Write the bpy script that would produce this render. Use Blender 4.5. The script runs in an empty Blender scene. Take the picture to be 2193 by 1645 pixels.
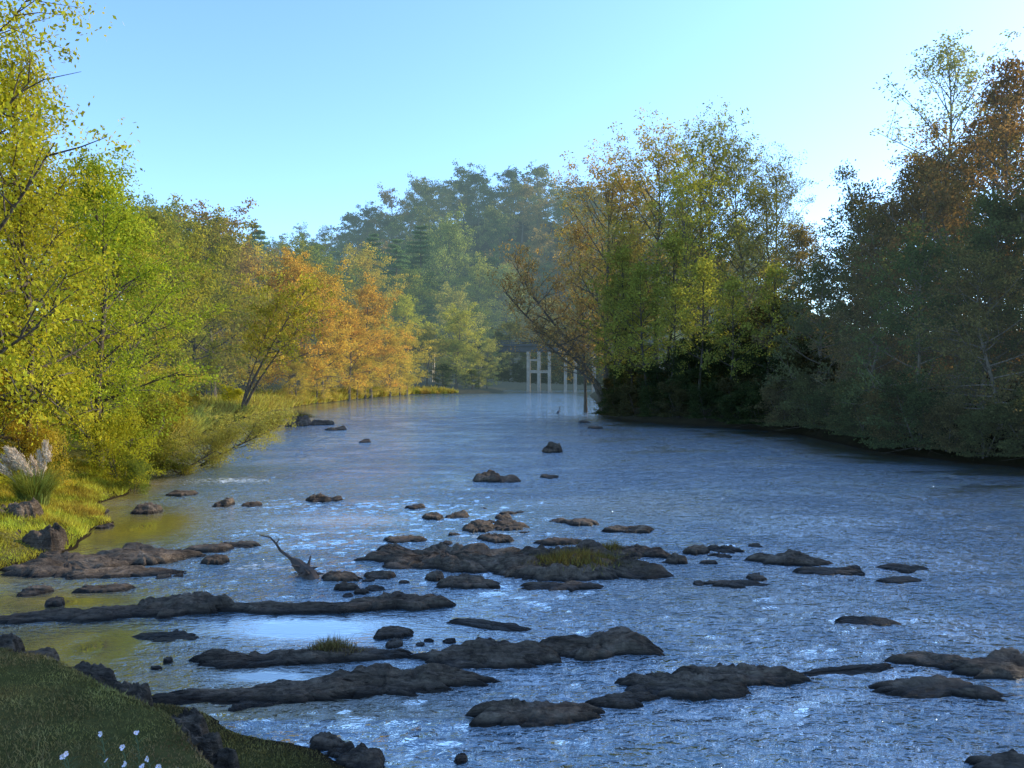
import bpy, math, random
import numpy as np
from mathutils import Vector, noise as mnoise

scene = bpy.context.scene
COL = scene.collection
rs = np.random.RandomState(7)
CAM_H = 4.5
PI = math.pi

# ------------------------------------------------------------------ helpers
def W(u, v, z=0.0):
    """surveyed position on a level z (metres) from measurements of the photo"""
    u *= 1024 / 2193.0; v *= 1024 / 2193.0
    d = (CAM_H - z) * 770.0 / (v - 375.0)
    return ((u - 512.0) / 770.0 * d, d)

def vnoise(x, y, seed=0):
    xi = np.floor(x).astype(np.int64); yi = np.floor(y).astype(np.int64)
    xf = x - xi; yf = y - yi
    def h(a, b):
        n = (a * 374761393 + b * 668265263 + seed * 1442695041) & 0x7fffffff
        n = ((n ^ (n >> 13)) * 1274126177) & 0x7fffffff
        n = (n ^ (n >> 16)) & 0xffff
        return n / 65535.0
    sx = xf * xf * (3 - 2 * xf); sy = yf * yf * (3 - 2 * yf)
    a = h(xi, yi) * (1 - sx) + h(xi + 1, yi) * sx
    b = h(xi, yi + 1) * (1 - sx) + h(xi + 1, yi + 1) * sx
    return a * (1 - sy) + b * sy

def fbm(x, y, seed=0, o=4):
    r = 0; a = 0.5
    for i in range(o):
        r = r + a * vnoise(x * 2 ** i, y * 2 ** i, seed + i); a *= 0.5
    return r

def smooth(t):
    t = np.clip(t, 0, 1); return t * t * (3 - 2 * t)

def np_mesh(name, verts, faces, k=None, mats=(), attrs=None, smooth_shade=False):
    me = bpy.data.meshes.new(name)
    verts = np.asarray(verts, dtype=np.float32)
    if k is None:
        me.from_pydata([tuple(v) for v in verts], [], faces)
    else:
        faces = np.asarray(faces, dtype=np.int32)
        n = len(faces)
        me.vertices.add(len(verts)); me.vertices.foreach_set("co", verts.ravel())
        me.loops.add(n * k); me.loops.foreach_set("vertex_index", faces.ravel())
        me.polygons.add(n)
        me.polygons.foreach_set("loop_start", np.arange(0, n * k, k, dtype=np.int32))
        me.update(calc_edges=True)
    if attrs:
        for an, (dom, arr) in attrs.items():
            a = me.attributes.new(an, 'FLOAT', dom)
            a.data.foreach_set("value", np.asarray(arr, dtype=np.float32))
    for m in mats: me.materials.append(m)
    me.polygons.foreach_set("use_smooth", np.full(len(me.polygons), smooth_shade))
    me.update()
    return me

def add(name, me, loc=(0, 0, 0), parent=None, rot=(0, 0, 0), scale=(1, 1, 1), **props):
    o = bpy.data.objects.new(name, me)
    o.location = loc; o.rotation_euler = rot; o.scale = scale
    COL.objects.link(o)
    if parent is not None: o.parent = parent
    for k_, v_ in props.items(): o[k_] = v_
    return o

# ------------------------------------------------------------------ materials
def newmat(name):
    m = bpy.data.materials.new(name); m.use_nodes = True
    nt = m.node_tree; nt.nodes.clear()
    out = nt.nodes.new("ShaderNodeOutputMaterial")
    return m, nt, out

def N(nt, typ, **kw):
    n = nt.nodes.new(typ)
    for a, b in kw.items(): setattr(n, a, b)
    return n

def math_node(nt, op, a, b=None, clamp=False):
    n = N(nt, "ShaderNodeMath", operation=op, use_clamp=clamp)
    for i, x in enumerate((a, b)):
        if x is None: continue
        if isinstance(x, (int, float)): n.inputs[i].default_value = x
        else: nt.links.new(x, n.inputs[i])
    return n.outputs[0]

def mixc(nt, f, a, b, mode='MIX'):
    n = N(nt, "ShaderNodeMix", data_type='RGBA', blend_type=mode)
    for idx, x in ((0, f), (6, a), (7, b)):
        if isinstance(x, (int, float)): n.inputs[idx].default_value = x
        elif isinstance(x, tuple): n.inputs[idx].default_value = x + (1,) if len(x) == 3 else x
        else: nt.links.new(x, n.inputs[idx])
    return n.outputs[2]

def noise_node(nt, scale, detail=4, rough=0.55, vec=None, dist=0.0):
    n = N(nt, "ShaderNodeTexNoise")
    n.inputs["Scale"].default_value = scale; n.inputs["Detail"].default_value = detail
    n.inputs["Roughness"].default_value = rough; n.inputs["Distortion"].default_value = dist
    if vec is not None: nt.links.new(vec, n.inputs["Vector"])
    return n.outputs["Fac"]

def maprange(nt, x, a, b, c=0.0, d=1.0):
    n = N(nt, "ShaderNodeMapRange"); nt.links.new(x, n.inputs[0])
    for i, q in enumerate((a, b, c, d)): n.inputs[i + 1].default_value = q
    return n.outputs[0]

def ramp(nt, fac, stops):
    n = N(nt, "ShaderNodeValToRGB")
    e = n.color_ramp.elements
    while len(e) < len(stops): e.new(0.5)
    for i, (p, c) in enumerate(stops):
        e[i].position = p; e[i].color = tuple(c) + (1,) if len(c) == 3 else c
    nt.links.new(fac, n.inputs[0])
    return n.outputs[0]

HAZE_GLOW = (0.27, 0.41, 0.47)  # air haze painted as a faint self-glow mixed into the surfaces

def haze_glow_mix(nt, shader, fac, out, m):
    em = N(nt, "ShaderNodeEmission"); em.inputs[0].default_value = HAZE_GLOW + (1,)
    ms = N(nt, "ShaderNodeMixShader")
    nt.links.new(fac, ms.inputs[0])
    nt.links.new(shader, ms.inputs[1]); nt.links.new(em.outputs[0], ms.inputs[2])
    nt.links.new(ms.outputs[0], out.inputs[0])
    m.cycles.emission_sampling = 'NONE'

def add_haze_glow(nt, shader, out, m):
    """painted haze glow, its amount is stored per object (alpha of the object colour)"""
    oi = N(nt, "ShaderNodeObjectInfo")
    haze_glow_mix(nt, shader, math_node(nt, 'SUBTRACT', 1.0, oi.outputs["Alpha"]), out, m)

def leaf_material(name, hue_spread=0.05, trans=0.42):
    m, nt, out = newmat(name)
    oi = N(nt, "ShaderNodeObjectInfo")
    t = N(nt, "ShaderNodeAttribute", attribute_name="tint").outputs["Fac"]
    c = N(nt, "ShaderNodeAttribute", attribute_name="clump").outputs["Fac"]
    hs = N(nt, "ShaderNodeHueSaturation")
    hue = math_node(nt, 'ADD', math_node(nt, 'MULTIPLY', math_node(nt, 'SUBTRACT', c, 0.5), -hue_spread), 0.505)
    hue = math_node(nt, 'ADD', hue, math_node(nt, 'MULTIPLY', math_node(nt, 'SUBTRACT', t, 0.5), 0.03))
    val = math_node(nt, 'ADD', math_node(nt, 'MULTIPLY', t, 1.15), 0.38)
    nt.links.new(hue, hs.inputs["Hue"]); nt.links.new(val, hs.inputs["Value"])
    nt.links.new(oi.outputs["Color"], hs.inputs["Color"])
    d = N(nt, "ShaderNodeBsdfDiffuse"); tr = N(nt, "ShaderNodeBsdfTranslucent")
    nt.links.new(hs.outputs[0], d.inputs[0])
    bright = mixc(nt, 1.0, hs.outputs[0], (1.8, 1.65, 0.85), 'MULTIPLY')
    nt.links.new(bright, tr.inputs[0])
    ms = N(nt, "ShaderNodeMixShader"); ms.inputs[0].default_value = trans
    nt.links.new(d.outputs[0], ms.inputs[1]); nt.links.new(tr.outputs[0], ms.inputs[2])
    add_haze_glow(nt, ms.outputs[0], out, m)
    return m

def bark_material():
    m, nt, out = newmat("bark")
    tc = N(nt, "ShaderNodeTexCoord")
    mp = N(nt, "ShaderNodeMapping"); mp.inputs["Scale"].default_value = (6, 6, 1)
    nt.links.new(tc.outputs["Object"], mp.inputs[0])
    f = noise_node(nt, 1.5, 5, 0.6, mp.outputs[0])
    c = ramp(nt, f, [(0.3, (0.04, 0.031, 0.022)), (0.7, (0.18, 0.145, 0.11))])
    oi = N(nt, "ShaderNodeObjectInfo")
    c = mixc(nt, 1.0, c, oi.outputs["Color"], 'MULTIPLY')
    p = N(nt, "ShaderNodeBsdfDiffuse"); nt.links.new(c, p.inputs[0])
    b = N(nt, "ShaderNodeBump"); b.inputs["Strength"].default_value = 0.6
    nt.links.new(f, b.inputs["Height"]); nt.links.new(b.outputs[0], p.inputs["Normal"])
    add_haze_glow(nt, p.outputs[0], out, m)
    return m

LEAF = leaf_material("leaf"); BARK = bark_material()

def rock_material():
    m, nt, out = newmat("river_stone")
    geo = N(nt, "ShaderNodeNewGeometry")
    pos = geo.outputs["Position"]
    mp = N(nt, "ShaderNodeMapping"); mp.inputs["Scale"].default_value = (0.8, 2.4, 6); nt.links.new(pos, mp.inputs[0])
    f1 = noise_node(nt, 1.6, 6, 0.6, pos); f2 = noise_node(nt, 9, 8, 0.74, pos); f3 = noise_node(nt, 2.6, 5, 0.65, mp.outputs[0], 0.8)
    c1 = ramp(nt, f1, [(0.3, (0.085, 0.058, 0.038)), (0.52, (0.19, 0.135, 0.09)), (0.75, (0.32, 0.24, 0.17))])
    c2 = mixc(nt, 0.75, c1, ramp(nt, f2, [(0.36, (0.28, 0.26, 0.23)), (0.6, (1.15, 1.15, 1.1))]), 'MULTIPLY')
    c2 = mixc(nt, 0.65, c2, ramp(nt, f3, [(0.38, (0.25, 0.22, 0.2)), (0.5, (1, 1, 1))]), 'MULTIPLY')
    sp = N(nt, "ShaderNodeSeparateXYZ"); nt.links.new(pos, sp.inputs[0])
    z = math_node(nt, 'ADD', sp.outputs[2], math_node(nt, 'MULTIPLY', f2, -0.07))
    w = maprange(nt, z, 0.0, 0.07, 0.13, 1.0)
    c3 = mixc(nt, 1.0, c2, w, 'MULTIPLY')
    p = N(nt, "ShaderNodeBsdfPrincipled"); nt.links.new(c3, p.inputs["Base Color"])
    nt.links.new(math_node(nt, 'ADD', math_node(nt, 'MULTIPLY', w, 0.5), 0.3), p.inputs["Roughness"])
    p.inputs["Specular IOR Level"].default_value = 0.3
    b = N(nt, "ShaderNodeBump"); b.inputs["Strength"].default_value = 1.0; b.inputs["Distance"].default_value = 0.09
    hh = math_node(nt, 'ADD', math_node(nt, 'MULTIPLY', f2, 1.0), math_node(nt, 'MULTIPLY', f3, 1.3))
    nt.links.new(hh, b.inputs["Height"])
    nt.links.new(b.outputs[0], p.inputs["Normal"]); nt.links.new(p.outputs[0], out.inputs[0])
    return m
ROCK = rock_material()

def simple_mat(name, col, rough=0.8, var=0.3, scale=5.0, haze=False):
    m, nt, out = newmat(name)
    tc = N(nt, "ShaderNodeTexCoord")
    f = noise_node(nt, scale, 4, 0.6, tc.outputs["Object"])
    lo = tuple(x * (1 - var) for x in col); hi = tuple(min(1, x * (1 + var)) for x in col)
    c = ramp(nt, f, [(0.3, lo), (0.7, hi)])
    p = N(nt, "ShaderNodeBsdfPrincipled"); nt.links.new(c, p.inputs["Base Color"])
    p.inputs["Roughness"].default_value = rough
    if haze: add_haze_glow(nt, p.outputs[0], out, m)
    else: nt.links.new(p.outputs[0], out.inputs[0])
    return m

# ------------------------------------------------------------------ terrain
RIVER = [(-1, -40), (-0.9, 6), (-1.3, 8.4), (-2.0, 9.1), (-3.6, 9.9), (-4.9, 10.5), (-6.2, 11.3), (-8.5, 12.2), (-12, 13),
         (-13, 15), (-12.3, 16.6), (-11.6, 18), (-11.3, 19.2), (-11.7, 21.4), (-12.4, 23.4), (-13.9, 25.9), (-14.6, 28.9),
         (-14.8, 31.5), (-16.5, 35), (-19, 42), (-24, 60), (-28, 80), (-30, 93), (-31, 119), (-28, 150), (-23, 176),
         (-6, 190), (-2, 206), (-4, 232), (30, 246), (150, 250), (150, 220), (60, 215), (22, 205), (17.5, 173), (12, 105), (9.9, 92),
         (9.9, 85), (13.2, 73.7), (20, 65), (21.6, 57.8), (21.4, 46), (22.6, 40.8), (25, 37.3), (28, 28), (31, 15), (36, -40)]
LAWN = [(-2.4, -40), (-2.62, 7.2), (-3.1, 7.76), (-3.67, 8.45), (-4.7, 9.2), (-5.75, 10), (-7.1, 10.7), (-9, 11.1),
        (-30, 11.5), (-30, -40)]

def sdist(poly, X, Y):
    """signed distance, positive inside"""
    inside = np.zeros(X.shape, bool); dmin = np.full(X.shape, 1e18)
    n = len(poly)
    for i in range(n):
        x1, y1 = poly[i]; x2, y2 = poly[(i + 1) % n]
        dx, dy = x2 - x1, y2 - y1
        t = np.clip(((X - x1) * dx + (Y - y1) * dy) / (dx * dx + dy * dy), 0, 1)
        d = (X - x1 - t * dx) ** 2 + (Y - y1 - t * dy) ** 2
        dmin = np.minimum(dmin, d)
        c = (y1 > Y) != (y2 > Y)
        with np.errstate(divide='ignore', invalid='ignore'):
            xc = (x2 - x1) * (Y - y1) / (y2 - y1 if y2 != y1 else 1e-9) + x1
        inside ^= c & (X < xc)
    d = np.sqrt(dmin)
    return np.where(inside, d, -d)

def ground_z(X, Y):
    X = np.asarray(X, float); Y = np.asarray(Y, float)
    jx = (vnoise(X * 0.9, Y * 0.9, 3) - 0.5) * 0.5; jy = (vnoise(X * 0.9, Y * 0.9, 5) - 0.5) * 0.5
    sd = sdist(RIVER, X + jx, Y + jy)
    out = np.maximum(-sd, 0)
    far = smooth((Y - 12.3) / 3.0)
    right = smooth((X - 6) / 6.0) * smooth((210 - Y) / 20)
    A = 0.22 + (1.0 - 0.22) * far + right * 0.7
    k = 0.5 + 2.0 * far
    z = A * (1 - np.exp(-out / k)) + 0.035 * out * far
    z = z + right * smooth(out / 30) * 6
    z = np.minimum(z, 9)
    z = z + (fbm(X * 0.6, Y * 0.6, 11) - 0.47) * 0.35 * smooth(out / 1.5) * (0.3 + 0.7 * far)
    sx = np.where(X > 30, 125.0, 175.0)
    hill = 80 * np.exp(-(((X - 30) / sx) ** 2 + ((Y - 385) / 95.0) ** 2))
    hill = hill + 14 * np.exp(-(((X + 110) / 60) ** 2 + ((Y - 200) / 120.0) ** 2))
    hill = hill * (0.9 + 0.25 * (vnoise(X / 45, Y / 45, 21) - 0.5)) * smooth((out - 4) / 45)
    z = z + hill
    bed = -0.7 * (1 - np.exp(-np.maximum(sd, 0) / 1.2))
    z = np.where(sd > 0, bed, z)
    sl = sdist(LAWN, X + jx * 0.3, Y + jy * 0.3)
    zl = 0.8 * smooth((sl + 0.2) / 0.35) + 0.03 * np.clip(sl, 0, 6) + (fbm(X * 1.3, Y * 1.3, 31) - .47) * 0.12
    z = np.where(sl > -0.2, np.maximum(z, zl), z)
    return z

def axis(lo, hi, c0, c1, s0, g):
    mid = list(np.arange(c0, c1, s0))
    up = []; x = c1; s = s0
    while x < hi: up.append(x); s *= g; x += s
    up.append(hi)
    dn = []; x = c0; s = s0
    while x > lo: s *= g; x -= s; dn.append(max(x, lo))
    return np.array(sorted(set(dn + mid + up)))

def grid(xs, ys):
    X, Y = np.meshgrid(xs, ys)
    nx, ny = len(xs), len(ys)
    i = np.arange(nx * ny).reshape(ny, nx)
    f = np.stack([i[:-1, :-1], i[:-1, 1:], i[1:, 1:], i[1:, :-1]], -1).reshape(-1, 4)
    return X.ravel(), Y.ravel(), f

xs = axis(-2500, 2500, -16, 3, 0.14, 1.035)
ys = axis(-300, 3500, 5, 32, 0.16, 1.03)
gx, gy, gf = grid(xs, ys)
gz = ground_z(gx, gy)
g_haze_glow = np.clip((gy - 60) / 500, 0, 0.4) * 0.6  # haze glow painted on the ground, stronger with distance
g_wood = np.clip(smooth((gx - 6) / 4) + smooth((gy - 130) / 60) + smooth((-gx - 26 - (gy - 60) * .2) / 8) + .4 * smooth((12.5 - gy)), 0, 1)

m, nt, out = newmat("ground_soil_and_grass")
geo = N(nt, "ShaderNodeNewGeometry"); pos = geo.outputs["Position"]
f1 = noise_node(nt, 0.5, 6, 0.6, pos); f2 = noise_node(nt, 9, 5, 0.7, pos)
cg = ramp(nt, f1, [(0.3, (0.055, 0.052, 0.018)), (0.5, (0.11, 0.105, 0.03)), (0.72, (0.18, 0.145, 0.05))])
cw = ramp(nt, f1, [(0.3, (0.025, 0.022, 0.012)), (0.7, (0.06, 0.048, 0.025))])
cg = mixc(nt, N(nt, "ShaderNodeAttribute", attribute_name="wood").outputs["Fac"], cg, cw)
cg = mixc(nt, 0.6, cg, ramp(nt, f2, [(0.3, (0.4, 0.4, 0.35)), (0.7, (1.2, 1.2, 1.1))]), 'MULTIPLY')
sp = N(nt, "ShaderNodeSeparateXYZ"); nt.links.new(pos, sp.inputs[0])
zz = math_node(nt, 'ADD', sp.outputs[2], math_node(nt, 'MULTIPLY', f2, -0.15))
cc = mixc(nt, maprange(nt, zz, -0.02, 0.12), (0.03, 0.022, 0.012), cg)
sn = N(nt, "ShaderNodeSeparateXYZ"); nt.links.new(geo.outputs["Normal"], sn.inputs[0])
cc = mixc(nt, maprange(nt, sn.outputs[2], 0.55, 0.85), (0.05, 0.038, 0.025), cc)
p = N(nt, "ShaderNodeBsdfDiffuse"); nt.links.new(cc, p.inputs[0])
b = N(nt, "ShaderNodeBump"); b.inputs["Strength"].default_value = 0.7; b.inputs["Distance"].default_value = 0.06
nt.links.new(f2, b.inputs["Height"]); nt.links.new(b.outputs[0], p.inputs["Normal"])
haze_glow_mix(nt, p.outputs[0], N(nt, "ShaderNodeAttribute", attribute_name="haze").outputs["Fac"], out, m)
add("ground", np_mesh("ground", np.stack([gx, gy, gz], 1), gf, 4, [m], {"haze": ('POINT', g_haze_glow), "wood": ('POINT', g_wood)}, True), kind="structure")

# ------------------------------------------------------------------ water
xs = axis(-70, 160, -14, 12, 0.12, 1.03); ys = axis(-35, 262, 8, 26, 0.08, 1.02)
wx, wy, wf = grid(xs, ys)
leftd = sdist([(-200, -40)] + RIVER[:24] + [(-200, 119)], wx, wy)
leftd = np.maximum(-leftd, 0)
bankd = np.maximum(sdist(RIVER, wx, wy), 0)
def blob(u, v, ru, rv):
    x0, y0 = W(u, v); xa, _ = W(u + ru, v); _, ya = W(u, v - rv); _, yb = W(u, v + rv)
    return np.exp(-(((wx - x0) / abs(xa - x0)) ** 2 + ((wy - y0) / (abs(ya - yb) / 2)) ** 2))
brown = np.exp(-(leftd / 1.8) ** 2) * (wy < 130) * (wy > 10) * 0.9
brown = np.maximum(brown, np.exp(-(leftd / 9) ** 2) * smooth((wy - 60) / 25) * smooth((150 - wy) / 30) * .45)  # brownish reflection along the far left bank, painted into the water colour
brown = np.maximum(brown, blob(300, 1130, 190, 70)); brown = np.maximum(brown, blob(170, 1390, 170, 70) * 0.85)
brown = np.maximum(brown, blob(120, 1290, 240, 40) * 0.8)
brown = np.maximum(brown, blob(1550, 1280, 260, 60) * 0.35); brown = np.maximum(brown, blob(1400, 1080, 260, 40) * 0.3)
calm = np.maximum.reduce([blob(650, 1350, 520, 64), blob(190, 1390, 240, 100), blob(300, 1130, 190, 65),
                          blob(560, 1452, 220, 26), blob(150, 1290, 250, 30), blob(700, 1115, 160, 20) * .7,
                          np.exp(-(bankd / 5) ** 2) * (wx > 4) * .6, np.exp(-(leftd / 8) ** 2) * (wy > 50) * .6])
foam = np.maximum.reduce([blob(500, 1030, 150, 12) * .85, blob(1130, 1460, 110, 28) * .8, blob(1800, 1450, 130, 16) * .9, blob(1250, 1500, 120, 16) * .7,
                          blob(560, 1215, 120, 14) * .8, blob(900, 870, 200, 10) * .6, blob(1700, 1000, 200, 10) * .6, blob(1650, 940, 120, 8) * .6,
                          blob(1050, 1150, 220, 35) * .6, blob(820, 1485, 200, 20) * .45, blob(1500, 1500, 250, 25) * .6, blob(650, 1080, 200, 20) * .5, blob(1200, 1260, 250, 20) * .5])
W_ATTR = {"brown": ('POINT', brown), "calm": ('POINT', calm), "foam": ('POINT', foam)}
rough_w = (1 - np.clip(calm * 1.1, 0, 1)) * np.exp(-wy / 110)
wz = (fbm(wx * 0.9 + 3, wy * 1.5, 41, 4) - 0.47) * 0.06 * rough_w
rid = 1 - np.abs(2 * fbm(wx * 2.1 + 9 + 1.2 * vnoise(wx * .8, wy * .8, 77), wy * 4.2, 51, 4) / .94 - 1)
wz = wz + (rid - .6) * 0.075 * rough_w * (0.4 + 1.1 * vnoise(wx * .35, wy * .5, 63))
m, nt, out = newmat("river_water")
geo = N(nt, "ShaderNodeNewGeometry"); pos = geo.outputs["Position"]
at = {k_: N(nt, "ShaderNodeAttribute", attribute_name=k_).outputs["Fac"] for k_ in ("brown", "calm", "foam")}
mp = N(nt, "ShaderNodeMapping"); mp.inputs["Scale"].default_value = (0.62, 1.35, 1); nt.links.new(pos, mp.inputs[0])
n1 = noise_node(nt, 2.6, 3, 0.5, mp.outputs[0], 0.6)
n2 = noise_node(nt, 9.0, 3, 0.6, mp.outputs[0], 0.6)
mp2 = N(nt, "ShaderNodeMapping"); mp2.inputs["Scale"].default_value = (0.6, 1.1, 1); nt.links.new(pos, mp2.inputs[0])
patch = noise_node(nt, 0.3, 5, 0.65, mp2.outputs[0], 1.0)
prr = maprange(nt, patch, 0.38, 0.6, 0.4, 1.0)
strength = math_node(nt, 'MULTIPLY', math_node(nt, 'SUBTRACT', 1.0, math_node(nt, 'MULTIPLY', at["calm"], 1.0), True), prr)
hgt = math_node(nt, 'ADD', math_node(nt, 'MULTIPLY', n1, 0.7), math_node(nt, 'MULTIPLY', n2, 0.5))
b = N(nt, "ShaderNodeBump"); b.inputs["Distance"].default_value = 0.3
nt.links.new(strength, b.inputs["Strength"]); nt.links.new(hgt, b.inputs["Height"])
body = mixc(nt, at["brown"], (0.04, 0.10, 0.145), (0.19, 0.135, 0.035))
d = N(nt, "ShaderNodeBsdfDiffuse"); nt.links.new(body, d.inputs[0])
g = N(nt, "ShaderNodeBsdfGlossy"); g.inputs["Roughness"].default_value = 0.02
g.inputs[0].default_value = (1.0, 1.0, .97, 1); nt.links.new(b.outputs[0], g.inputs["Normal"])
fr = N(nt, "ShaderNodeFresnel"); fr.inputs[0].default_value = 1.85; nt.links.new(b.outputs[0], fr.inputs["Normal"])
fac = math_node(nt, 'ADD', math_node(nt, 'MULTIPLY', fr.outputs[0], 2.5), 0.03, True)
fac = math_node(nt, 'MULTIPLY', fac, math_node(nt, 'SUBTRACT', 1.0, math_node(nt, 'MULTIPLY', at["brown"], 0.35)))
ms = N(nt, "ShaderNodeMixShader"); nt.links.new(fac, ms.inputs[0]); nt.links.new(d.outputs[0], ms.inputs[1]); nt.links.new(g.outputs[0], ms.inputs[2])
fo = N(nt, "ShaderNodeBsdfDiffuse"); fo.inputs[0].default_value = (0.7, 0.76, 0.8, 1)
fn = noise_node(nt, 4.5, 8, 0.8, mp.outputs[0], 1.5)
fmk = maprange(nt, math_node(nt, 'ADD', fn, math_node(nt, 'MULTIPLY', at["foam"], 0.24)), 0.69, 0.79)
m3 = N(nt, "ShaderNodeMixShader"); nt.links.new(fmk, m3.inputs[0]); nt.links.new(ms.outputs[0], m3.inputs[1]); nt.links.new(fo.outputs[0], m3.inputs[2])
nt.links.new(m3.outputs[0], out.inputs[0])
add("river_water", np_mesh("river_water", np.stack([wx, wy, wz], 1), wf, 4, [m], W_ATTR, True), kind="structure")

# ------------------------------------------------------------------ rocks
def rock_mesh(name, L, w, h, seed, tilt=0.0, z0=-0.15):
    na = int(44 + 28 * min(6, L))
    rr = [0, .12, .24, .35, .45, .54, .62, .69, .75, .80, .85, .89, .92, .95, .975, 1.0, 1.05]; nr = len(rr)
    V = []; s = seed * 3.71
    wl = max(w, .1)
    for j, r in enumerate(rr):
        for i in range(na):
            th = 2 * PI * i / na
            c, sn_ = math.cos(th), math.sin(th)
            rad = (abs(c) ** 2.2 + abs(sn_) ** 2.2) ** (-1 / 2.2)
            q = 1 + L * .3
            rad *= 0.95 + 0.30 * mnoise.noise(Vector((c * 1.1 * q + s, sn_ * 1.6, s))) + 0.24 * mnoise.noise(Vector((c * 3.5 * q + s, sn_ * 4, s))) + .14 * mnoise.noise(Vector((c * 10 * q, sn_ * 12, s)))
            x = L / 2 * rad * r * c; y = w / 2 * rad * r * sn_
            y += 0.25 * w * mnoise.noise(Vector((x * 0.9, s, 0)))
            n = mnoise.fractal(Vector((x * 1.1 + s, y * 2.0, s)), 0.9, 2.0, 4)
            n2_ = mnoise.fractal(Vector((x * 4.5 + s, y * 9, s)), 0.75, 2.0, 4)
            cell = mnoise.cell(Vector((x * 1.3 + 1.1 * n + s, y * 2.0 / wl + .8 * n2_, s)))
            st = (n * 1.5 + y * 1.8 / wl) * 2.2
            fl = math.floor(st); fr_ = st - fl
            step = (fl + min(1, fr_ * 6)) / 2.2
            top = h * (0.74 + 0.22 * n + 0.24 * step + 0.12 * (cell - .5) + 0.13 * n2_) + tilt * y
            edge = 1 - max(0, (r - 0.64) / 0.41) ** 2.1
            z = z0 + (max(top, 0.0) - z0) * max(edge, 0)
            V.append((x, y, z))
    F = []
    for j in range(nr - 1):
        for i in range(na):
            a = j * na + i; b_ = j * na + (i + 1) % na
            F.append((a, b_, b_ + na, a + na))
    return np_mesh(name, V, F, 4, [ROCK], smooth_shade=True)

rock_i = [0]
def rock(u1, v1, u2, v2, w, h, name="river_rock", label="weathered brown rock rising out of the shallow river", group=None, tilt=0.06, z=0.0, cat="rock", ext=1.14, hs=.54):
    rock_i[0] += 1
    x1, y1 = W(u1, v1, z); x2, y2 = W(u2, v2, z)
    L = math.hypot(x2 - x1, y2 - y1) * ext
    me = rock_mesh(name, L, w, h * hs, rock_i[0], tilt=tilt)
    o = add(name, me, ((x1 + x2) / 2, (y1 + y2) / 2, z), rot=(0, 0, math.atan2(y2 - y1, x2 - x1)), label=label, category=cat)
    o["group"] = group or "rocks in the river"
    return o

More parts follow.
